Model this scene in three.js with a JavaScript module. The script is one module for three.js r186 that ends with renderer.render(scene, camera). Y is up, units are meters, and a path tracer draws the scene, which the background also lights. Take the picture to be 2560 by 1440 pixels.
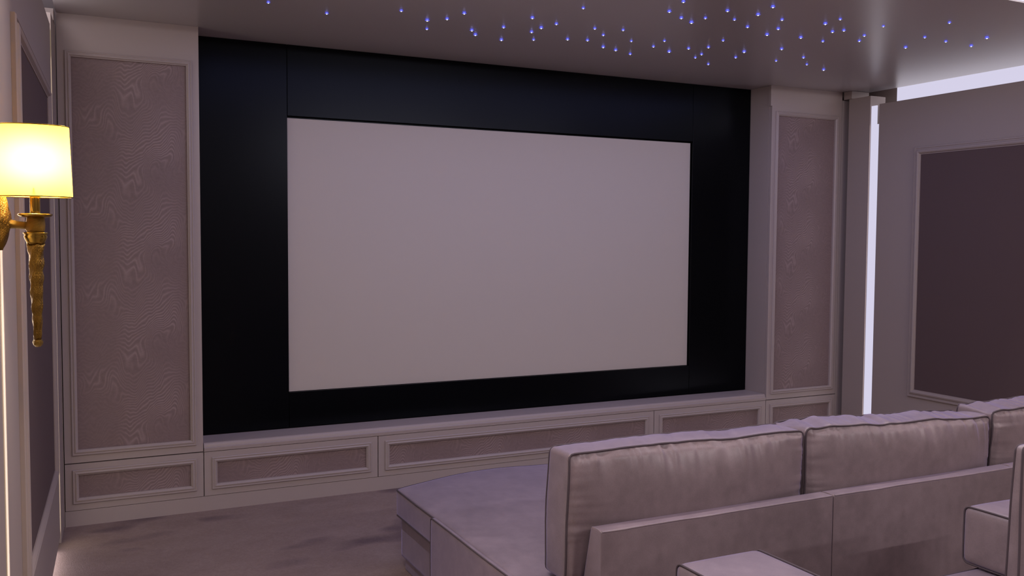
import * as THREE from 'three';
import { RoundedBoxGeometry } from 'three/addons/geometries/RoundedBoxGeometry.js';
import { RectAreaLightUniformsLib } from 'three/addons/lights/RectAreaLightUniformsLib.js';
import { mergeGeometries, mergeVertices } from 'three/addons/utils/BufferGeometryUtils.js';

// ------------------------------------------------------------------ camera, light, exposure
const scene = new THREE.Scene();
scene.background = new THREE.Color(0x000000);
const camera = new THREE.PerspectiveCamera(34.82, 16 / 9, 0.05, 40);
camera.position.set(0, 1.4894, 5.156);
camera.rotation.order = 'YXZ';
camera.rotation.set(-0.0534, -0.4545, 0.0061);
scene.add(camera);
const renderer = new THREE.WebGLRenderer();
renderer.toneMapping = THREE.LinearToneMapping;
renderer.toneMappingExposure = 1.0;
renderer.shadowMap.enabled = true;
RectAreaLightUniformsLib.init();

const LED = new THREE.Color().setRGB(0.97, 0.89, 0.92);
const WARM_LED = new THREE.Color().setRGB(1.0, 0.87, 0.80);
const WARM = new THREE.Color().setRGB(1.0, 0.82, 0.62);
// a lit LED profile: a soft rectangle that sits just in front of its glowing diffuser
function ledLight(pos, look, w, h, power, tone = LED) {
  const l = new THREE.RectAreaLight(tone, power, w, h);
  l.position.set(...pos); l.lookAt(...look); scene.add(l);
  return l;
}
const P_STARS = 1.25, P_COVE = 0.7, P_GROOVE = 1.4, P_TRAY = 82, P_SKIRT = 5, P_SCONCE = 1.7;

// ------------------------------------------------------------------ helpers
let seedN = 7;
const rnd = () => { seedN = (seedN * 16807) % 2147483647; return seedN / 2147483647; };
const hash = (i, j = 0, k = 0) => { const s = Math.sin(i * 127.1 + j * 311.7 + k * 74.7) * 43758.5453; return s - Math.floor(s); };
const sm = t => t * t * (3 - 2 * t);
const lerp = (a, b, t) => a + (b - a) * t;
const clamp = (v, a, b) => Math.min(b, Math.max(a, v));
const n1 = (x, s = 0) => { const i = Math.floor(x), f = sm(x - i); return lerp(hash(i, s), hash(i + 1, s), f) * 2 - 1; };
function n2p(x, y, px, py, s) {                        // value noise that repeats every px, py cells
  const i = Math.floor(x), j = Math.floor(y), u = sm(x - i), v = sm(y - j);
  const w = (a, n) => ((a % n) + n) % n;
  const h = (a, b) => hash(w(a, px), w(b, py), s);
  return lerp(lerp(h(i, j), h(i + 1, j), u), lerp(h(i, j + 1), h(i + 1, j + 1), u), v);
}
const n2 = (x, y, s) => n2p(x, y, 4096, 4096, s);

const taken = {};
function numbered(name) {
  if (!(name in taken)) { taken[name] = 0; return name; }
  taken[name]++; return name + '_' + String(taken[name]).padStart(3, '0');
}
function thing(name, label, category, pos = [0, 0, 0], turn = 0, group) {
  const o = new THREE.Group(); o.name = numbered(name); scene.add(o);
  o.position.set(...pos); o.rotation.y = turn;
  o.userData = { label, category };
  if (group) o.userData.group = group;
  return o;
}
function mesh(name, geo, mat, parent, label) {
  const m = new THREE.Mesh(geo, mat); m.name = name; m.castShadow = m.receiveShadow = true;
  if (label) m.userData.label = label;
  if (parent) parent.add(m);
  return m;
}
function struct(name, geo, mat, label, category = 'wall') {
  const m = mesh(name, geo, mat); scene.add(m);
  m.userData = { kind: 'structure', label, category };
  return m;
}
// uv in metres from the way each face points
function uvm(g) {
  g = g.index ? g.toNonIndexed() : g;
  const p = g.attributes.position, n = g.attributes.normal, uv = new Float32Array(p.count * 2);
  for (let i = 0; i < p.count; i++) {
    const ax = Math.abs(n.getX(i)), ay = Math.abs(n.getY(i)), az = Math.abs(n.getZ(i));
    let u, v;
    if (ay >= ax && ay >= az) { u = p.getX(i); v = p.getZ(i); } else if (ax >= az) { u = p.getZ(i); v = p.getY(i); } else { u = p.getX(i); v = p.getY(i); }
    uv[2 * i] = u; uv[2 * i + 1] = v;
  }
  g.setAttribute('uv', new THREE.BufferAttribute(uv, 2));
  return g;
}
function box(x0, x1, y0, y1, z0, z1, r = 0) {
  const w = x1 - x0, h = y1 - y0, d = z1 - z0;
  const g = r ? new RoundedBoxGeometry(w, h, d, 2, Math.min(r, w / 2.01, h / 2.01, d / 2.01)) : new THREE.BoxGeometry(w, h, d);
  g.translate((x0 + x1) / 2, (y0 + y1) / 2, (z0 + z1) / 2);
  return uvm(g);
}
const merge = list => mergeGeometries(list.map(g => { g = g.index ? g.toNonIndexed() : g; for (const k of Object.keys(g.attributes)) if (!['position', 'normal', 'uv'].includes(k)) g.deleteAttribute(k); return g; }));
// a mitred frame in the xy plane, facing +z; profile = [inset, height] from the outer edge inwards
function mitred(x0, x1, y0, y1, profile) {
  const pos = [];
  const ring = ([d, h]) => [[x0 + d, y0 + d, h], [x1 - d, y0 + d, h], [x1 - d, y1 - d, h], [x0 + d, y1 - d, h]];
  for (let i = 0; i + 1 < profile.length; i++) {
    const a = ring(profile[i]), b = ring(profile[i + 1]);
    for (let k = 0; k < 4; k++) {
      const A = a[k], B = a[(k + 1) % 4], Cc = b[(k + 1) % 4], D = b[k];
      pos.push(...A, ...B, ...Cc, ...A, ...Cc, ...D);
    }
  }
  const g = new THREE.BufferGeometry();
  g.setAttribute('position', new THREE.Float32BufferAttribute(pos, 3));
  g.computeVertexNormals();
  return uvm(g);
}
const PROFILE = [[0, 0], [0, 0.007], [0.003, 0.010], [0.006, 0.010], [0.0075, 0.007], [0.011, 0.007], [0.016, 0.011], [0.020, 0.011], [0.027, 0.002], [0.029, 0.002], [0.029, -0.014]];
const PROFILE_BIG = [[0, 0], [0, 0.012], [0.005, 0.016], [0.012, 0.016], [0.014, 0.012], [0.020, 0.012], [0.027, 0.020], [0.036, 0.023], [0.044, 0.019], [0.050, 0.009], [0.054, 0.009], [0.054, 0]];

// ------------------------------------------------------------------ textures and materials
function dataTex(w, h, fn, srgb, sx, sy) {
  const d = new Uint8Array(w * h * 4);
  for (let j = 0; j < h; j++) for (let i = 0; i < w; i++) {
    const c = fn(i / w, j / h), k = 4 * (j * w + i);
    d[k] = clamp(c[0], 0, 255); d[k + 1] = clamp(c[1], 0, 255); d[k + 2] = clamp(c[2], 0, 255); d[k + 3] = 255;
  }
  const t = new THREE.DataTexture(d, w, h);
  t.wrapS = t.wrapT = THREE.RepeatWrapping; t.magFilter = THREE.LinearFilter; t.minFilter = THREE.LinearFilter;
  if (srgb) t.colorSpace = THREE.SRGBColorSpace;
  t.repeat.set(1 / sx, 1 / sy); t.needsUpdate = true;
  return t;
}
const TAU = Math.PI * 2;
// woven moire: the contour lines of a warped relief, 0.64 x 0.45 m to the repeat
function moire(u, v) {
  const S = (a, b, p) => Math.sin(TAU * (a * u + b * v + p));
  const w = u + 0.055 * S(0, 1, 0.1) + 0.03 * S(1, 2, 0.4);
  const f = 19 * v + 3.7 * Math.sin(TAU * w) + 2.2 * Math.sin(TAU * (2 * w + 0.15)) + 1.1 * Math.cos(TAU * (3 * w - v + 0.3)) + 0.58 * S(5, 1, 0.2) + 0.42 * S(8, -1, 0.6) + 0.12 * S(15, 1, 0.1) + 0.06 * S(23, -1, 0.7) + 1.0 * S(1, -1, 0.35) + 0.45 * S(2, 2, 0.8);
  const l = f - Math.floor(f);
  const ridge = Math.pow(Math.max(0, 1 - Math.abs(l - 0.5) / 0.36), 1.2);
  const patch = 0.15 + 0.85 * sm(clamp(n2p(u * 4, v * 3, 4, 3, 3) * 1.7 - 0.35, 0, 1));
  return ridge * patch;
}
const grain = (u, v, n, s) => n2p(u * n, v * n, n, n, s) - 0.5;
const moireTex = dataTex(1024, 1024, (u, v) => {
  const m = moire(u, v), g = grain(u, v, 380, 5) * 7 + grain(u, v, 60, 6) * 5;
  return [126 + 32 * m + g, 106 + 31 * m + g, 105 + 30 * m + g];
}, true, 0.64, 0.45);
const moireBump = dataTex(1024, 1024, (u, v) => { const m = 110 + 120 * moire(u, v) + grain(u, v, 400, 9) * 30; return [m, m, m]; }, false, 0.64, 0.45);

const carpetTex = dataTex(1024, 1024, (u, v) => {
  // brushed pile: smudges drawn out along the length of the room wall, 2.4 x 2.4 m to the repeat
  const a = n2p(u * 7, v * 12, 7, 12, 11), b = n2p(u * 18, v * 34, 18, 34, 12), c = n2p(u * 3, v * 5, 3, 5, 13);
  const d = n2p(u * 11, v * 17, 11, 17, 16);
  const smudge = clamp((0.45 * a + 0.35 * d + 0.25 * b + 0.25 * c - 0.72) * 5.0, 0, 1);
  const f = grain(u, v, 420, 14) * 9 + grain(u, v, 130, 15) * 6 + (b - 0.5) * 10;
  return [143 + f - 36 * smudge, 122 + f - 34 * smudge, 113 + f - 26 * smudge];
}, true, 2.4, 2.4);
const carpetBump = dataTex(512, 512, (u, v) => { const m = 128 + grain(u, v, 250, 21) * 150 + grain(u, v, 90, 22) * 60; return [m, m, m]; }, false, 0.5, 0.5);

const velvetTex = dataTex(1024, 1024, (u, v) => {
  // nap of the velvet, stroked this way and that: 1.1 m to the repeat
  const wu = u + 0.05 * Math.sin(TAU * (2 * v + u)), wv = v + 0.05 * Math.sin(TAU * (2 * u - v));
  const a = n2p(wu * 6, wv * 8, 6, 8, 31), b = n2p(wu * 17, wv * 22, 17, 22, 32), c = n2p(u * 60, v * 60, 60, 60, 33);
  const st = n2p(u * 40, v * 14, 40, 14, 35);
  const nap = clamp(0.38 * a + 0.28 * b + 0.2 * c + 0.22 * st - 0.04, 0, 1);
  const g = grain(u, v, 400, 34) * 6;
  return [110 + 33 * nap + g, 96 + 30 * nap + g, 98 + 31 * nap + g];
}, true, 1.1, 1.1);
const brassBump = dataTex(256, 256, (u, v) => { const m = 128 + grain(u, v, 14, 41) * 190 + grain(u, v, 40, 42) * 60; return [m, m, m]; }, false, 0.09, 0.12);
const weaveBump = dataTex(256, 256, (u, v) => { const m = 128 + 50 * Math.sin(TAU * 64 * u) * Math.sin(TAU * 64 * v) + grain(u, v, 120, 51) * 60; return [m, m, m]; }, false, 0.12, 0.12);

const rgb = (r, g, b) => new THREE.Color().setRGB(r, g, b);
const std = (o) => new THREE.MeshStandardMaterial(o);
const M = {
  paint: new THREE.MeshPhysicalMaterial({ color: rgb(0.40, 0.33, 0.31), roughness: 0.42, specularIntensity: 0.7 }),
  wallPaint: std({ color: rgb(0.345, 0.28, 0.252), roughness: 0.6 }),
  ceiling: new THREE.MeshPhysicalMaterial({ color: rgb(0.46, 0.42, 0.425), roughness: 0.32, specularIntensity: 0.6 }),
  tray: std({ color: rgb(0.55, 0.46, 0.46), roughness: 0.8 }),
  moire: std({ map: moireTex, bumpMap: moireBump, bumpScale: 0.0006, roughness: 0.62 }),
  darkFabric: std({ color: rgb(0.098, 0.062, 0.060), roughness: 0.9, bumpMap: weaveBump, bumpScale: 0.0003 }),
  black: new THREE.MeshPhysicalMaterial({ color: rgb(0.0025, 0.0025, 0.003), roughness: 0.26, specularIntensity: 0.22, specularColor: rgb(0.75, 0.82, 1) }),
  screen: std({ color: rgb(0.515, 0.45, 0.40), roughness: 0.85 }),
  carpet: std({ map: carpetTex, bumpMap: carpetBump, bumpScale: 0.0012, roughness: 1 }),
  velvet: new THREE.MeshPhysicalMaterial({ map: velvetTex, roughness: 0.42, sheen: 1.6, sheenColor: rgb(0.55, 0.50, 1.0), sheenRoughness: 0.62, specularIntensity: 1 }),
  piping: new THREE.MeshPhysicalMaterial({ color: rgb(0.07, 0.05, 0.058), roughness: 0.85 }),
  brass: std({ color: rgb(0.26, 0.155, 0.03), roughness: 0.18, metalness: 1, bumpMap: brassBump, bumpScale: 0.0012 }),
  brassSmooth: std({ color: rgb(0.42, 0.28, 0.05), roughness: 0.16, metalness: 1 }),
  led: std({ color: 0x222222, emissive: rgb(0.66, 0.63, 0.80), emissiveIntensity: 1 }),
  ledWarm: std({ color: 0x222222, emissive: rgb(0.95, 0.86, 0.50), emissiveIntensity: 1 }),
  shade: new THREE.MeshPhysicalMaterial({ color: rgb(0.60, 0.36, 0.035), roughness: 1, transmission: 0.5, thickness: 0, side: THREE.DoubleSide }),
  bulb: std({ color: 0xffffff, emissive: rgb(1, 0.85, 0.6), emissiveIntensity: 3 }),
  starCore: std({ color: 0xffffff, emissive: rgb(0.85, 0.90, 1), emissiveIntensity: 2.5 }),
  starRim: std({ color: rgb(0.05, 0.05, 0.3), emissive: rgb(0.11, 0.12, 0.80), emissiveIntensity: 1 }),
};

// ------------------------------------------------------------------ the room shell
const XL = -0.02, SL = 0.05;                       // left panel face: x = XL - SL * z (the wall splays outwards towards the rear)
const XR = 5.27;                                   // right panel face
const ZB = 6.4;                                    // rear wall
struct('floor', box(-0.9, 5.9, -0.12, 0, -0.6, ZB + 0.2), M.carpet, 'mauve brown cut pile carpet with brushed smudges', 'floor');
struct('ceiling', box(-0.9, 5.9, 2.80, 2.92, -0.6, ZB + 0.2), M.tray, 'plain upper ceiling above the light coves', 'ceiling');
struct('wall_front', box(-0.9, 5.9, 0, 2.8, -0.6, -0.36), M.wallPaint, 'plain wall behind the projection screen joinery');
struct('wall_rear', box(-0.9, 5.9, 0, 2.8, ZB, ZB + 0.15), M.wallPaint, 'plain mauve wall behind the camera');
struct('wall_right', box(5.60, 5.75, 0, 2.8, -0.36, ZB), M.wallPaint, 'mauve wall behind the lit right panelling');
{
  const w = struct('wall_left', box(-0.27, -0.14, 0, 2.8, -0.36, ZB + 0.05), M.wallPaint, 'mauve wall behind the lit left panelling');
  w.position.x = XL; w.rotation.y = -SL;
}
// the satin star ceiling, a slab that hangs below the upper ceiling and ends short of the side walls
{
  const s = new THREE.Shape(), zf = -0.30, zb = 2.30, e = z => -0.012 - 0.048 * z;
  s.moveTo(e(zf), -zf); s.lineTo(5.45, -zf); s.lineTo(5.45, -zb); s.lineTo(e(zb), -zb); s.closePath();
  const g = new THREE.ExtrudeGeometry(s, { depth: 0.199, bevelEnabled: false }); g.rotateX(-Math.PI / 2); g.translate(0, 2.60, 0);
  struct('ceiling_star_panel', uvm(g), M.ceiling, 'dark satin stretch ceiling set with star lights', 'ceiling');
}
// the tray behind it: a lowered border round a raised field with LED profiles on its inner faces
{
  const b = [box(-0.12, 0.30, 2.60, 2.80, 2.301, 5.9), box(4.95, 5.45, 2.60, 2.80, 2.301, 5.9), box(-0.3, 5.45, 2.60, 2.80, 5.9, ZB - 0.001)];
  struct('ceiling_border', merge(b), M.wallPaint, 'lowered mauve ceiling border round the raised tray', 'ceiling');
}
function ledBar(name, label, geo, mat = M.led, turn = 0, pos = [0, 0, 0], group) {
  const t = thing(name, label, 'light strip', pos, turn, group);
  mesh('diffuser', geo, mat, t, 'glowing white diffuser');
  return t;
}

// ------------------------------------------------------------------ front joinery: columns, base cabinets, ledge, plinth
const door = (parent, x0, x1, y0, y1, m0, m1, n0, n1, top) => {
  // a framed panel: flat face with a raised mitred moulding and an inset moire field
  const d = mesh('door', merge([box(x0, x1, y0, n0, -0.022, 0), box(x0, x1, n1, y1, -0.022, 0), box(x0, m0, n0, n1, -0.022, 0), box(m1, x1, n0, n1, -0.022, 0)]), M.paint, parent);
  mesh('moulding', mitred(m0 - 0.018, m1 + 0.018, n0 - 0.018, n1 + 0.018, PROFILE), M.paint, d);
  mesh('fabric_panel', box(m0 + 0.001, m1 - 0.001, n0 + 0.001, n1 - 0.001, -0.0215, -0.011), M.moire, d, 'mauve moire fabric with wavy contour lines');
  return d;
};
function column(label, x0, x1, side) {
  const t = thing('column_cabinet', label, 'cabinet');
  const g = 0.0025;
  mesh('carcass', box(x0 + 0.001, x1 - 0.001, 0.081, 2.5995, -0.35, -0.024), M.paint, t);
  door(t, x0 + g, x1 - g, 0.329, 2.4545, x0 + 0.055, x1 - 0.055, 0.385, 2.40);
  door(t, x0 + g, x1 - g, 0.083, 0.3235, x0 + 0.055, x1 - 0.055, 0.135, 0.275);
  mesh('fascia', box(x0 + (side > 0 ? -0.010 : g), x1 - g, 2.4545, 2.5995, -0.022, 0), M.paint, t, 'plain fascia board under the ceiling');
  return t;
}
column('tall mauve column cabinet with moire panel beside the left wall sconce', -0.015, 0.665, -1);
column('tall mauve column cabinet with moire panel beside the right lit groove', 4.585, 5.265, 1);
const baseX = [0.665, 1.647, 3.604, 4.585];
const baseLabels = ['short low cabinet with moire front next to the left column', 'longest low cabinet with moire front in the middle under the screen', 'short low cabinet with moire front next to the right column'];
for (let i = 0; i < 3; i++) {
  const t = thing('base_cabinet', baseLabels[i], 'cabinet', [0, 0, 0], 0, 'low cabinets under the screen');
  const x0 = baseX[i], x1 = baseX[i + 1];
  mesh('carcass', box(x0 + 0.001, x1 - 0.001, 0.081, 0.324, -0.35, -0.024), M.paint, t);
  door(t, x0 + 0.0025, x1 - 0.0025, 0.083, 0.3235, x0 + 0.06, x1 - 0.06, 0.135, 0.275);
}
{
  // ledge over the base cabinets: moulded nose
  const s = new THREE.Shape();
  s.moveTo(-0.215, 0.3265); s.lineTo(0.002, 0.3265); s.lineTo(0.004, 0.345); s.lineTo(-0.004, 0.350); s.lineTo(-0.006, 0.358); s.quadraticCurveTo(-0.010, 0.371, -0.024, 0.371); s.lineTo(-0.215, 0.371); s.closePath();
  const g2 = new THREE.ExtrudeGeometry(s, { depth: 3.916, bevelEnabled: false });
  const q = g2.attributes.position;
  for (let i = 0; i < q.count; i++) { const a = q.getX(i), b = q.getY(i), c = q.getZ(i); q.setXYZ(i, 0.667 + 3.916 - c, b, a); }
  g2.computeVertexNormals();
  const t = thing('ledge', 'long mauve ledge with moulded nose below the screen', 'ledge');
  mesh('ledge_board', uvm(g2), M.paint, t);
}
{ const t = thing('filler_strip', 'slim recessed filler strip beside the right column cabinet', 'trim'); mesh('strip', box(5.2665, 5.335, 0.001, 2.539, -0.05, -0.002), M.paint, t);
  const u = thing('filler_strip', 'slim filler strip beside the left column cabinet', 'trim'); mesh('strip', box(-0.075, -0.0165, 0.001, 2.539, -0.05, -0.004), M.paint, u); }
struct('baseboard_front', box(-0.015, 5.265, 0, 0.0805, -0.35, -0.002), M.paint, 'plain mauve plinth under the front cabinets', 'baseboard');

// ------------------------------------------------------------------ screen and its black surround
{
  const t = thing('screen_surround', 'matte black masking panels framing the projection screen', 'screen frame');
  const zb = -0.226, b = [-0.262, zb];
  mesh('masking_panel', box(0.667, 1.1765, 0.3715, 2.5995, ...b, 0.0015), M.black, t);
  mesh('masking_panel', box(4.064, 4.583, 0.3715, 2.5995, ...b, 0.0015), M.black, t);
  mesh('masking_panel', box(1.179, 4.0615, 2.193, 2.5995, ...b, 0.0015), M.black, t);
  mesh('masking_panel', box(1.179, 4.0615, 0.3715, 0.581, ...b, 0.0015), M.black, t);
  mesh('backing_board', box(0.667, 4.583, 0.3715, 2.598, -0.275, -0.263), M.black, t);
  const s = thing('projection_screen', 'large blank pale grey projection screen in the black surround', 'screen');
  mesh('screen_cloth', box(1.181, 4.056, 0.583, 2.182, -0.2615, -0.246), M.screen, s);
}

// ------------------------------------------------------------------ side panelling (u = distance into the room from the panel face)
function sideGeo(s, u0, u1, y0, y1, z0, z1, r) { return s > 0 ? box(u0, u1, y0, y1, z0, z1, r) : box(-u1, -u0, y0, y1, z0, z1, r); }
function panelling(s, label, z0, z1, m0, m1, base) {
  const t = thing('wall_panel', label, 'wall panel', base.pos, base.turn);
  mesh('board', sideGeo(s, -0.10, 0, 0.055, 2.47, z0, z1, 0.002), M.wallPaint, t);
  const g = mitred(m0, m1, 0.414, 2.135, PROFILE_BIG);     // in xy, facing +z: turn onto the wall
  const p = g.attributes.position;
  for (let i = 0; i < p.count; i++) { const a = p.getX(i), b = p.getY(i), c = p.getZ(i); p.setXYZ(i, s * (c + 0.0003), b, a); }
  if (s > 0) { for (let i = 0; i < p.count; i += 3) { const x = p.getX(i + 1), y = p.getY(i + 1), z = p.getZ(i + 1); p.setXYZ(i + 1, p.getX(i + 2), p.getY(i + 2), p.getZ(i + 2)); p.setXYZ(i + 2, x, y, z); } }
  g.computeVertexNormals();
  mesh('moulding', uvm(g), M.wallPaint, t);
  mesh('fabric_panel', sideGeo(s, 0.0005, 0.006, 0.414 + 0.053, 2.135 - 0.053, m0 + 0.053, m1 - 0.053), M.darkFabric, t, 'dark plum fabric field');
  return t;
}
const LB = { pos: [XL, 0, 0], turn: -SL }, RB = { pos: [XR, 0, 0], turn: 0 };
panelling(1, 'wall panel with dark fabric field beside the left column cabinet', 0.344, 2.43, 0.665, 2.11, LB);
panelling(-1, 'wall panel with dark fabric field on the right wall', 0.344, 2.43, 0.665, 2.11, RB);
for (const [s, b, w] of [[1, LB, 'left'], [-1, RB, 'right']]) {
  // narrow upright board between the column and the lit groove
  const n = thing('reveal_board', 'narrow upright mauve board between the ' + w + ' column and the lit groove', 'trim board', b.pos, b.turn);
  mesh('board', sideGeo(s, s > 0 ? -0.10 : -0.15, 0, 0.001, 2.54, s > 0 ? 0.006 : 0.06, 0.262, 0.0015), M.wallPaint, n);
  // return beam over it
  const r = thing('return_beam', 'short mauve ceiling beam over the ' + w + ' reveal board', 'beam', b.pos, b.turn);
  mesh('beam', sideGeo(s, s > 0 ? -0.12 : -0.17, s > 0 ? 0.002 : 0.004, 2.5415, 2.598, s > 0 ? 0.014 : 0.012, 0.088, 0.001), M.wallPaint, r);
  // pier that carries the sconce
  const p = thing('wall_pier', 'plain mauve pier behind the ' + w + ' wall sconce', 'wall panel', b.pos, b.turn);
  mesh('board', sideGeo(s, -0.10, 0, 0.001, 2.47, 2.512, 3.05, 0.002), M.wallPaint, p);
}
// second bay, level with and behind the camera
panelling(1, 'wall panel with dark fabric field behind the left sconce pier', 3.13, 6.2, 3.5, 5.85, LB);
panelling(-1, 'wall panel with dark fabric field behind the right sconce pier', 3.13, 6.2, 3.5, 5.85, RB);

// LED profiles: coves over the panels, grooves at their ends, skirting lines at the floor
for (const [s, b, w] of [[1, LB, 'left'], [-1, RB, 'right']]) {
  const back = s > 0 ? -0.135 : -0.325;
  const world = (u, y, z) => { const v = new THREE.Vector3(s * u, y, z).applyAxisAngle(new THREE.Vector3(0, 1, 0), b.turn); return [v.x + b.pos[0], v.y + b.pos[1], v.z + b.pos[2]]; };
  for (const [z0, z1, where] of [[0.21, 2.45, 'front'], [2.6, 6.1, 'rear']]) {
    const name = 'long white cove light above the ' + w + ' wall panel, ' + where + ' bay', zc = (z0 + z1) / 2;
    if (s > 0) {                                             // the narrow left slot has a second diffuser on the cove roof
      ledBar('cove_light', name, merge([sideGeo(s, back - 0.004, back, 2.42, 2.74, z0, z1), sideGeo(s, -0.128, 0.004, 2.785, 2.797, z0 < 1 ? -0.34 : z0, z1)]), M.led, b.turn, b.pos);
      ledLight(world(back + 0.012, 2.58, zc), world(back + 1, 2.58, zc), z1 - z0, 0.30, P_COVE * 4);
    } else {
      ledBar('cove_light', name, sideGeo(s, back - 0.006, back, 2.42, 2.74, z0, z1), M.led, b.turn, b.pos);
      ledLight(world(back + 0.012, 2.58, zc), world(back + 1, 2.58, zc), z1 - z0, 0.30, P_COVE);
    }
  }
  for (const [z0, z1, where, y1] of [[0.264, 0.342, 'between reveal board and panel', 2.33], [2.432, 2.510, 'between panel and sconce pier', 2.46]]) {
    ledBar('groove_light', 'upright groove light ' + where + ' on the ' + w + ' wall', y1 < 2.4 ? merge([sideGeo(s, -0.020, -0.010, 0.06, y1, z0, z1), sideGeo(s, -0.020, -0.010, y1, 2.465, z0, z0 + 0.048)]) : sideGeo(s, -0.020, -0.010, 0.06, y1, z0, z1), s > 0 ? M.ledWarm : M.led, b.turn, b.pos);
    ledLight(world(-0.007, (0.06 + y1) / 2, (z0 + z1) / 2), world(1, (0.06 + y1) / 2, (z0 + z1) / 2), z1 - z0, y1 - 0.06, s > 0 && z0 > 1 ? P_GROOVE * 4 : P_GROOVE, s > 0 ? WARM_LED : LED);
  }
  ledBar('skirting_light', 'white skirting light under the ' + w + ' wall panel', sideGeo(s, -0.040, -0.034, 0.004, 0.050, 0.36, 2.42), M.led, b.turn, b.pos);
  ledLight(world(-0.03, 0.027, 1.39), world(1, 0.027, 1.39), 2.0, 0.04, P_SKIRT);
}
// tray lights
for (const [n, x0, x1, z0, z1, pos, look, len, k = 1] of [
  ['star ceiling', 0.4, 4.85, 2.303, 2.309, [2.62, 2.636, 2.316], [2.62, 1.70, 3.316], 4.45],
  ['rear wall', 2.45, 4.85, 5.891, 5.897, [3.65, 2.636, 5.884], [3.65, 1.90, 4.884], 2.4, 1.6],
  ['left wall', 0.303, 0.309, 2.5, 5.7, [0.316, 2.636, 4.1], [1.316, 1.9, 4.1], 3.2, 1.25],
  ['right wall', 4.941, 4.947, 3.4, 5.7, [4.934, 2.636, 4.55], [3.934, 1.9, 4.55], 2.3, 0.4]]) {
  ledBar('tray_light', 'white light profile on the ceiling tray edge nearest the ' + n, box(x0, x1, 2.606, 2.666, z0, z1));
  ledLight(pos, look, len, 0.06, P_TRAY * k);
}

// ------------------------------------------------------------------ star lights
const STARS = [[0.89,0.70],[1.19,0.62],[1.50,0.84],[1.68,0.72],[1.75,0.53],[1.76,0.79],[1.79,0.94],[1.97,0.62],[2.03,0.53],[2.21,0.48],[2.09,0.76],[2.13,1.01],[2.27,0.73],[2.27,0.84],[2.37,0.56],[2.30,0.95],[2.53,0.66],[2.26,1.29],[2.64,0.69],[2.53,0.95],[2.65,0.84],[2.81,0.58],[2.92,0.54],[2.68,0.99],[2.87,0.78],[3.06,0.48],[3.06,0.72],[3.03,0.87],[3.22,0.65],[2.66,1.43],[2.79,1.35],[2.89,1.30],[2.61,1.61],[2.90,1.40],[3.27,0.77],[3.44,0.67],[3.47,0.57],[3.35,0.85],[3.67,0.44],[3.31,1.03],[2.90,1.57],[3.05,1.44],[3.21,1.35],[3.08,1.58],[3.04,1.73],[3.61,0.85],[3.68,0.69],[3.42,1.26],[3.38,1.39],[3.26,1.55],[3.75,1.01],[3.97,0.72],[3.63,1.29],[4.04,0.88],[4.22,0.72],[4.44,0.64],[3.81,1.27],[3.51,1.59],[3.68,1.47],[3.51,1.69],[3.71,1.52],[3.98,1.37],[3.90,1.48],[3.82,1.68],[4.34,1.37],[4.22,1.60],[4.41,1.58],[4.05,1.89],[4.63,1.57],[4.52,1.75]];
{
  const core = new THREE.SphereGeometry(0.0048, 12, 8); core.translate(0, -0.0058, 0);
  // faceted crystal collar: a pointed ring round the glowing tip and a small foot against the ceiling
  const rim = merge([
    new THREE.LatheGeometry([[0.0036, -0.0085], [0.0112, -0.0060], [0.0036, -0.0030]].map(a => new THREE.Vector2(...a)), 7),
    new THREE.CylinderGeometry(0.0085, 0.0040, 0.0030, 7).translate(0, -0.0015, 0)]);
  STARS.forEach(([x, z], i) => {
    const t = thing('star_light', 'tiny blue white star light set in the dark satin ceiling', 'star light', [x, 2.5998, z], 0, 'star lights in the ceiling');
    const k = 0.85 + 0.35 * hash(i, 77);
    mesh('lens', core, M.starCore, t); mesh('bezel', rim, M.starRim, t);
    t.scale.set(k, k, k);
  });
}

// the blue light of the whole star field, as wide as the field itself
{
  const l = new THREE.RectAreaLight(new THREE.Color().setRGB(0.42, 0.46, 1.0), P_STARS, 3.9, 1.5);
  l.position.set(2.75, 2.574, 1.1); l.lookAt(2.75, 0, 1.1); scene.add(l);
}

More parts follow.
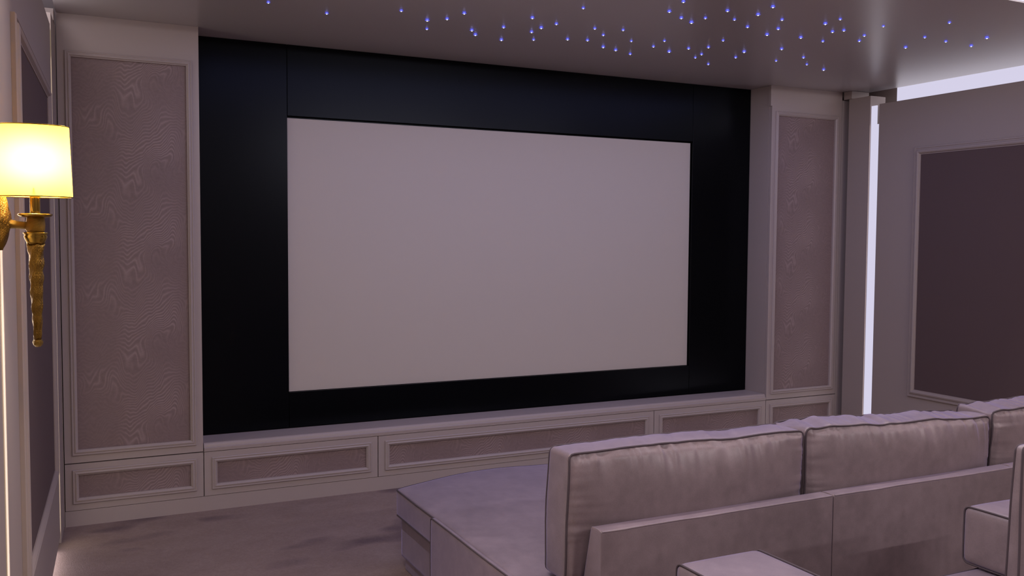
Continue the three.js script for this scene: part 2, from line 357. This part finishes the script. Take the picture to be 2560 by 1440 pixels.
// ------------------------------------------------------------------ wall sconces
function sconce(label, x, z, s, wallX) {
  const t = thing('wall_sconce', label, 'wall lamp', [x, 0, z]);
  const lathe = (pts, n = 40) => new THREE.LatheGeometry(pts.map(a => new THREE.Vector2(a[0], a[1])), n);
  const lump = (g, amp, seed) => { const p = g.attributes.position; for (let i = 0; i < p.count; i++) { const a = Math.atan2(p.getZ(i), p.getX(i)), y = p.getY(i), r = Math.hypot(p.getX(i), p.getZ(i)); if (r < 1e-4) continue; const k = 1 + amp * (n2((Math.cos(a) + 2) * 3, y * 75 + Math.sin(a) * 3, seed) - 0.5) + amp * 0.5 * Math.sin(a * 5 + y * 120); p.setX(i, p.getX(i) * k); p.setZ(i, p.getZ(i) * k); } g.computeVertexNormals(); return g; };
  // long hammered spike with a ball tip
  const sp = []; for (let i = 0; i <= 60; i++) { const f = i / 60; sp.push([lerp(0.0085, 0.0185, Math.pow(f, 0.8)) * (0.94 + 0.06 * Math.sin(f * 40)), lerp(1.238, 1.462, f)]); }
  mesh('spike', lump(lathe([[0.0001, 1.236], ...sp, [0.0195, 1.470], [0.0001, 1.471]]), 0.13, 3), M.brass, t, 'long hammered brass spike');
  mesh('ball_tip', lump(lathe([[0.0001, 1.219], [0.006, 1.2205], [0.010, 1.225], [0.0115, 1.2305], [0.010, 1.236], [0.006, 1.241], [0.0001, 1.2425]], 20), 0.1, 5), M.brass, t);
  mesh('collar', lathe([[0.0001, 1.470], [0.020, 1.470], [0.021, 1.476], [0.024, 1.482], [0.026, 1.488], [0.024, 1.492], [0.0275, 1.4955], [0.0275, 1.498], [0.022, 1.499], [0.0001, 1.499]]), M.brassSmooth, t);
  mesh('cup', lump(lathe([[0.0001, 1.4985], [0.018, 1.4985], [0.0215, 1.505], [0.0225, 1.515], [0.0205, 1.525], [0.0195, 1.533], [0.0001, 1.533]]), 0.07, 8), M.brass, t);
  mesh('drip_pan', lathe([[0.0001, 1.531], [0.019, 1.532], [0.034, 1.536], [0.0385, 1.540], [0.0375, 1.543], [0.030, 1.541], [0.0001, 1.5395]]), M.brassSmooth, t);
  mesh('candle_tube', lathe([[0.0001, 1.5405], [0.0115, 1.5405], [0.0115, 1.622], [0.0001, 1.623]], 24), M.brassSmooth, t);
  // arm and wall boss
  const d = wallX - x;                                     // signed run to the wall
  const path = new THREE.CatmullRomCurve3([[d * 0.12, 1.514, 0], [d * 0.4, 1.516, 0], [d * 0.62, 1.519, 0], [d * 0.85, 1.522, 0]].map(a => new THREE.Vector3(...a)));
  const arm = new THREE.TubeGeometry(path, 24, 0.0095, 14, false);
  { const p = arm.attributes.position; for (let i = 0; i < p.count; i++) { const f = clamp(p.getX(i) / d, 0, 1), k = 1 + 1.2 * Math.pow(Math.max(0, f - 0.35) / 0.5, 2); const cy = 1.514 + 0.008 * f; p.setY(i, cy + (p.getY(i) - cy) * k); p.setZ(i, p.getZ(i) * k); } arm.computeVertexNormals(); }
  mesh('arm', arm, M.brass, t);
  const bp = []; for (let i = 0; i <= 30; i++) { const f = i / 30; bp.push([0.004 + 0.021 * Math.pow(Math.sin(Math.PI * clamp(f, 0.02, 0.98)), 0.7), lerp(1.455, 1.60, f)]); }
  const boss = lump(lathe([[0.0001, 1.455], ...bp, [0.0001, 1.60]]), 0.1, 12); boss.translate(d - Math.sign(d) * 0.0165, 0, 0);
  const bpos = boss.attributes.position; for (let i = 0; i < bpos.count; i++) { const lim = d - Math.sign(d) * 0.0005; if ((bpos.getX(i) - lim) * Math.sign(d) > 0) bpos.setX(i, lim); }
  mesh('wall_boss', boss, M.brass, t);
  // drum shade with a lining, top and bottom hems and a carrier ring
  const oval = g => g.scale(1, 1, 0.62);
  const shade = mesh('lamp_shade', oval(lathe([[0.0835, 1.584], [0.0775, 1.754]], 64)), M.shade, t, 'gold oval shade glowing from within');
  const hem = (r, y) => { const g = new THREE.TorusGeometry(r, 0.0014, 8, 64); g.rotateX(Math.PI / 2); g.translate(0, y, 0); return oval(g); };
  mesh('hem', hem(0.0834, 1.584), M.brassSmooth, shade); mesh('hem', hem(0.0775, 1.754), M.brassSmooth, shade);
  const spokes = []; for (let k = 0; k < 3; k++) { const g = new THREE.CylinderGeometry(0.0012, 0.0012, 0.036, 6); g.rotateZ(Math.PI / 2); g.translate(0.031, 1.605, 0); g.rotateY(k * TAU / 3 + 0.5); spokes.push(g); }
  const ring = new THREE.TorusGeometry(0.014, 0.002, 8, 24); ring.rotateX(Math.PI / 2); ring.translate(0, 1.605, 0); spokes.push(ring);
  mesh('carrier', merge(spokes), M.brassSmooth, shade);
  const b = mesh('bulb', lathe([[0.0001, 1.623], [0.010, 1.624], [0.012, 1.632], [0.017, 1.650], [0.019, 1.667], [0.015, 1.684], [0.006, 1.700], [0.0001, 1.704]], 24), M.bulb, t);
  const l = new THREE.PointLight(WARM, P_SCONCE, 0, 2); l.position.set(0, 1.668, 0); l.castShadow = true; l.shadow.radius = 1; t.add(l);
  return t;
}
sconce('brass wall sconce with spike and gold drum shade on the left', -0.0592, 2.650, 1, XL - SL * 2.65);
sconce('brass wall sconce with spike and gold drum shade on the right wall pier', XR - 0.093, 2.70, -1, XR);

// ------------------------------------------------------------------ upholstery
// a soft box: rounded edges, crowned faces, gathers along the seams; returns the geometry and the map that shaped it
function soft(w, h, d, o = {}) {
  const r = o.r ?? 0.015, seed = o.seed ?? 1, B = o.bulge ?? [0, 0, 0], A = o.pleat ?? 0, wob = o.wobble ?? 0.002;
  const nx = Math.max(8, Math.round(w / (o.cell ?? 0.02))), ny = Math.max(8, Math.round(h / (o.cell ?? 0.02))), nz = Math.max(8, Math.round(d / (o.cell ?? 0.02)));
  let g = new THREE.BoxGeometry(2, 2, 2, nx, ny, nz);
  g.deleteAttribute('uv'); g.deleteAttribute('normal'); g = mergeVertices(g);
  const H = [w / 2, h / 2, d / 2];
  const gather = (t, e, s) => A * (1 - Math.exp(-e / 0.008)) * Math.exp(-e / (0.036 + 0.026 * n1(t * 9, s + 4))) * (1.1 * (0.55 - Math.pow(Math.abs(n1(t * 24, s)), 0.7)) + 0.8 * (0.5 - Math.abs(n1(t * 52, s + 1))) + 0.25 * n1(t * 75, s + 2));
  const map = (v) => {
    const a = clamp(v.x / H[0], -1, 1), b = clamp(v.y / H[1], -1, 1), c = clamp(v.z / H[2], -1, 1), p = v.clone();
    const q = (t, k) => Math.pow(Math.max(0, 1 - t * t), k);
    p.x += a * B[0] * q(b, 0.7) * q(c, 0.7);
    p.y += b * B[1] * q(a, 0.5) * q(c, 0.6);
    p.z += c * B[2] * q(a, o.round ? 0.45 : 0.55) * q(b, o.round ?? 0.55) * (1 + (o.high ?? 0) * b);
    if (A) {
      const e0 = Math.min((1 - Math.abs(b)) * H[1], (1 - Math.abs(a)) * H[0]);
      p.z -= Math.sign(c) * Math.pow(Math.abs(c), 6) * 0.006 * Math.exp(-Math.pow((e0 - 0.010) / 0.008, 2));
      const top = (1 - b) * H[1], bot = (1 + b) * H[1], lef = (1 + a) * H[0], rig = (1 - a) * H[0], k = Math.sign(c) * Math.pow(Math.abs(c), 6);
      p.z += k * (gather(v.x, top, seed) + 0.6 * gather(v.x, bot, seed + 3) + 0.8 * gather(v.y, lef, seed + 5) + 0.8 * gather(v.y, rig, seed + 7));
      p.y += Math.pow(Math.max(0, b), 6) * (o.topPleat ?? 0.6) * A * (1 - Math.pow(Math.abs(c), 8)) * (n1(v.x * 20 + v.z * 8, seed + 9) + 0.5 * n1(v.x * 50 + v.z * 20, seed + 10));
    }
    p.y += wob * n1(v.x * 5 + v.z * 3, seed + 20) * (b > 0 ? b : 0);
    p.z += wob * n1(v.x * 4 + v.y * 6, seed + 21) * Math.abs(c);
    return o.post ? o.post(p, a, b, c) : p;
  };
  const pos = g.attributes.position, v = new THREE.Vector3(), q = new THREE.Vector3();
  const warp = t => Math.sign(t) * (0.55 * Math.abs(t) + 0.45 * Math.sin(Math.abs(t) * Math.PI / 2));
  for (let i = 0; i < pos.count; i++) {
    v.set(warp(pos.getX(i)) * H[0], warp(pos.getY(i)) * H[1], warp(pos.getZ(i)) * H[2]);
    q.set(clamp(v.x, -H[0] + r, H[0] - r), clamp(v.y, -H[1] + r, H[1] - r), clamp(v.z, -H[2] + r, H[2] - r));
    v.sub(q); if (v.lengthSq() > 0) v.normalize().multiplyScalar(r);
    const m = map(q.clone().add(v));
    pos.setXYZ(i, m.x, m.y, m.z);
  }
  g.computeVertexNormals();
  return { geo: uvSoft(g), map, H, r };
}
function uvSoft(g) {                                      // smooth normals kept, uv in metres by the way the face points
  const n = g.toNonIndexed(); const p = n.attributes.position, N = n.attributes.normal, uv = new Float32Array(p.count * 2);
  for (let i = 0; i < p.count; i += 3) {
    let x = 0, y = 0, z = 0; for (let k = 0; k < 3; k++) { x += Math.abs(N.getX(i + k)); y += Math.abs(N.getY(i + k)); z += Math.abs(N.getZ(i + k)); }
    for (let k = 0; k < 3; k++) {
      const j = i + k, a = p.getX(j), b = p.getY(j), c = p.getZ(j);
      const [u, w] = y >= x && y >= z ? [a, c] : x >= z ? [c, b] : [a, b];
      uv[2 * j] = u + 0.37; uv[2 * j + 1] = w + 0.21;
    }
  }
  n.setAttribute('uv', new THREE.BufferAttribute(uv, 2));
  return n;
}
// piping round one face of a soft box
function piping(S, axis, sign, rad = 0.0042, open) {
  const [hx, hy, hz] = S.H, pts = [], k = S.r * 0.3;
  const [ha, hb, hc] = axis === 'z' ? [hx, hy, hz] : axis === 'x' ? [hz, hy, hx] : [hx, hz, hy];
  const c = Math.min(S.r * 1.2, 0.02), N = 26;
  const loop = [];
  const cor = (cx, cy, a0) => { for (let i = 0; i <= 5; i++) { const a = a0 + i / 5 * Math.PI / 2; loop.push([cx + c * Math.cos(a), cy + c * Math.sin(a)]); } };
  const side = (x0, y0, x1, y1) => { for (let i = 1; i < N; i++) loop.push([lerp(x0, x1, i / N), lerp(y0, y1, i / N)]); };
  cor(ha - c, hb - c, 0); side(ha - c, hb, -ha + c, hb); cor(-ha + c, hb - c, Math.PI / 2); side(-ha, hb - c, -ha, -hb + c); cor(-ha + c, -hb + c, Math.PI); side(-ha + c, -hb, ha - c, -hb); cor(ha - c, -hb + c, Math.PI * 1.5); side(ha, -hb + c, ha, hb - c);
  for (const [a, b] of loop) {
    const f = 1 - k / 0.3 / Math.max(ha, hb) * 0.12;
    const v = axis === 'z' ? new THREE.Vector3(a * f, b * f, sign * (hc - k)) : axis === 'x' ? new THREE.Vector3(sign * (hc - k), b * f, a * f) : new THREE.Vector3(a * f, sign * (hc - k), b * f);
    pts.push(S.map(v));
  }
  return new THREE.TubeGeometry(new THREE.CatmullRomCurve3(pts, true), pts.length * 2, rad, 6, true);
}
const tube = (pts, rad = 0.0042, closed = false) => new THREE.TubeGeometry(new THREE.CatmullRomCurve3(pts.map(a => new THREE.Vector3(...a)), closed), pts.length * 12, rad, 6, closed);

// wedge shaped back frame, plumb behind, running along x
function backFrame(parent, x0, x1, zr, yt, y0, tTop, tBot) {
  const s = new THREE.Shape(), e = 0.008;
  s.moveTo(zr - tBot, y0); s.lineTo(zr, y0); s.lineTo(zr, yt - e); s.quadraticCurveTo(zr, yt, zr - e, yt); s.lineTo(zr - tTop + e, yt); s.quadraticCurveTo(zr - tTop, yt, zr - tTop - 0.002, yt - e); s.closePath();
  const g = new THREE.ExtrudeGeometry(s, { depth: x1 - x0 - 0.008, bevelEnabled: true, bevelThickness: 0.004, bevelSize: 0.004, bevelOffset: -0.004, bevelSegments: 2, curveSegments: 4 });
  const q = g.attributes.position;
  for (let i = 0; i < q.count; i++) { const a = q.getX(i), b = q.getY(i), c = q.getZ(i); q.setXYZ(i, x1 - 0.004 - c, b, a); }
  g.computeVertexNormals();
  const f = mesh('back_frame', uvm(g), M.velvet, parent);
  const w = (t, k) => 0.0015 * n1(t * 9, k);
  const top = []; for (let i = 0; i <= 24; i++) { const x = lerp(x0 + 0.004, x1 - 0.004, i / 24); top.push([x, yt - 0.003 + w(x, 3), zr - 0.002]); }
  const up = []; for (let i = 0; i <= 10; i++) { const y = lerp(y0 + 0.01, yt - 0.004, i / 10); up.push([x0 + 0.003, y, zr - 0.003]); }
  const over = [[x0 + 0.003, yt - 0.004, zr - 0.004], [x0 + 0.003, yt - 0.001, zr - tTop / 2], [x0 + 0.003, yt - 0.003, zr - tTop + 0.003]];
  mesh('piping', merge([tube(top, 0.0032), tube(up, 0.0032), tube(over, 0.0028)]), M.velvet, f);
  return f;
}
function place(S, name, parent, x, y, z, mat = M.velvet, pipes = [], rx = 0, ry = 0, rz = 0) {
  const m = mesh(name, S.geo, mat, parent); m.position.set(x, y, z); m.rotation.set(rx, ry, rz);
  for (const p of pipes) mesh('piping', p, M.piping, m);
  return m;
}

// front row, left unit with its long chaise
const SOFA_GROUP = 'front row sofa units';
{
  const t = thing('sofa_chaise', 'left end sofa unit with long chaise seat in grey mauve velvet', 'sofa', [0, 0, 0], 0);
  const arc = x => { const u = clamp((x - 1.319) / (2.54 - 1.319), 0, 1); return -0.62 * u * (1 - u); };
  const bow = (cx, cz, d, k = 1) => (p, a, b, c) => { if (c < 0.999) { const f = (1 - c) / 2; p.z += k * arc(p.x + cx) * f * f; } return p; };
  mesh('plinth', box(1.358, 2.45, 0.001, 0.058, 1.30, 2.72, 0.004), M.velvet, t);
  const b = soft(1.11, 0.185, 0.50, { r: 0.008, seed: 4, post: bow(1.90, 1.535, 0.5) });
  place(b, 'base', t, 1.345 + 0.555, 0.151, 1.290 + 0.25);
  const b2 = box(1.345, 2.45, 0.06, 0.245, 1.792, 2.55, 0.006); mesh('base', b2, M.velvet, t);
  const c = soft(1.127, 0.118, 1.352, { r: 0.012, seed: 5, bulge: [0.004, 0.014, 0], wobble: 0.003, post: bow(1.8865, 1.964, 0.5) });
  place(c, "seat_cushion", t, 1.319 + 0.5635, 0.309, 1.288 + 0.676, M.velvet, [piping(c, 'y', 1, 0.0035), piping(c, 'y', -1, 0.0035)]);
  const s = soft(0.022, 0.326, 0.90, { r: 0.007, seed: 6, bulge: [0.001, 0.002, 0] });
  place(s, 'side_panel', t, 1.300, 0.2195, 1.792 + 0.45, M.velvet, [piping(s, 'x', -1, 0.003)]);
  backFrame(t, 1.485, 2.452, 2.758, 0.583, 0.06, 0.062, 0.19);
}
[[2.456, 3.428, 'middle front row sofa unit in grey mauve velvet behind the chaise'], [3.432, 4.404, 'right front row sofa unit in grey mauve velvet']].forEach(([x0, x1, label], i) => {
  const t = thing('sofa_unit', label, 'sofa', [0, 0, 0], 0, SOFA_GROUP);
  mesh('plinth', box(x0 + 0.03, x1 - 0.03, 0.001, 0.058, 1.86, 2.72, 0.004), M.velvet, t);
  mesh('base', box(x0 + 0.002, x1 - 0.002, 0.06, 0.245, 1.83, 2.55, 0.008), M.velvet, t);
  const c = soft(x1 - x0 - 0.004, 0.118, 0.84, { r: 0.012, seed: 8 + i, bulge: [0.002, 0.012, 0] });
  place(c, 'seat_cushion', t, (x0 + x1) / 2, 0.309, 2.222, M.velvet, [piping(c, 'y', 1, 0.0035)]);
  backFrame(t, x0, x1, 2.758, 0.583, 0.06, 0.062, 0.19);
});
// loose back cushions
function cushion(label, x0, x1, y0, yl, yr, zRear, th, seed, lean, turn = 0) {
  const w = x1 - x0, h = (yl + yr) / 2 - y0, t = thing('back_cushion', label, 'cushion', [(x0 + x1) / 2, y0, zRear - th / 2], turn, 'loose back cushions of the front row sofa');
  const S = soft(w, h, th, { r: 0.016, seed, cell: 0.0065, high: 0.3, round: 0.8, bulge: [0.003, 0.008, 0.052], pleat: 0.014, topPleat: seed === 11 ? 0.15 : 0.55, wobble: 0.005, post: (p, a, b) => { p.y += (b + 1) / 2 * (yr - yl) / 2 * a; p.z += lean * (p.y + h / 2); return p; } });
  const c = mesh('cover', S.geo, M.velvet, t); c.position.y = h / 2;
  for (const s of [1, -1]) { const q = mesh('piping', piping(S, 'z', s, 0.0037), M.piping, t); q.position.y = h / 2; }
  return t;
}
cushion('leftmost velvet back cushion standing on the chaise unit', 1.425, 2.405, 0.386, 0.811, 0.801, 2.638, 0.140, 11, 0.05);
cushion('middle velvet back cushion with wrinkled top between the other two', 2.418, 3.414, 0.386, 0.802, 0.774, 2.638, 0.180, 23, 0.05);
cushion('right velvet back cushion cut off by the picture edge', 3.430, 4.40, 0.386, 0.793, 0.797, 2.638, 0.180, 37, 0.05);

// second row: low bench with two block arm cushions and a tall cushion
{
  const t = thing('bench_sofa', 'low second row bench sofa in lilac grey velvet at the bottom edge', 'sofa');
  mesh('plinth', box(1.52, 3.5, 0.001, 0.058, 3.16, 3.68, 0.004), M.velvet, t);
  mesh('base', box(1.50, 3.52, 0.06, 0.245, 3.125, 3.72, 0.008), M.velvet, t);
  const c = soft(2.03, 0.15, 0.385, { r: 0.018, seed: 44, bulge: [0, 0.006, 0] });
  place(c, 'seat_cushion', t, 2.51, 0.321, 3.115 + 0.1925, M.velvet, [piping(c, 'y', 1, 0.0035)]);
  mesh('back_frame', box(1.50, 3.52, 0.246, 0.50, 3.503, 3.72, 0.02), M.velvet, t);
  for (const [x, z, label, n] of [[1.502, 3.114, 'velvet block armrest at the bottom edge in front of the sofa back', 51], [2.712, 3.080, 'velvet block armrest with piped edges near the lower right corner', 57]]) {
    const a = thing('armrest_block', label, 'armrest', [x + 0.146, 0.408, z + 0.192], 0);
    const S = soft(0.292, 0.192, 0.384, { r: 0.022, seed: n, bulge: [0.004, 0.004, 0.004] });
    const m = mesh('cover', S.geo, M.velvet, a); m.position.y = 0.096;
    for (const s of [-1, 1]) { const q = mesh('piping', piping(S, 'x', s, 0.0032), M.piping, a); q.position.y = 0.096; }
  }
}
{
  const h = 0.50, w = 0.278;
  const t = thing('tall_cushion', 'tall velvet cushion with dark piping cut off at the right edge', 'cushion', [2.425 + w / 2, 0.413, 3.462], 0);
  const S = soft(w, h, 0.05, { r: 0.012, seed: 61, cell: 0.012, bulge: [0.004, 0.004, 0.012], pleat: 0.0015, wobble: 0.003, post: (p, a, b, c) => { p.z += 0.012 * (1 - c) * (b + 1) / 2; return p; } });
  const c = mesh('cover', S.geo, M.velvet, t); c.position.y = h / 2;
  for (const s of [1, -1]) { const q = mesh('piping', piping(S, 'z', s, 0.0037), M.piping, t); q.position.y = h / 2; }
}

scene.traverse(o => { if (o.isMesh) { o.castShadow = true; o.receiveShadow = true; } });
renderer.render(scene, camera);
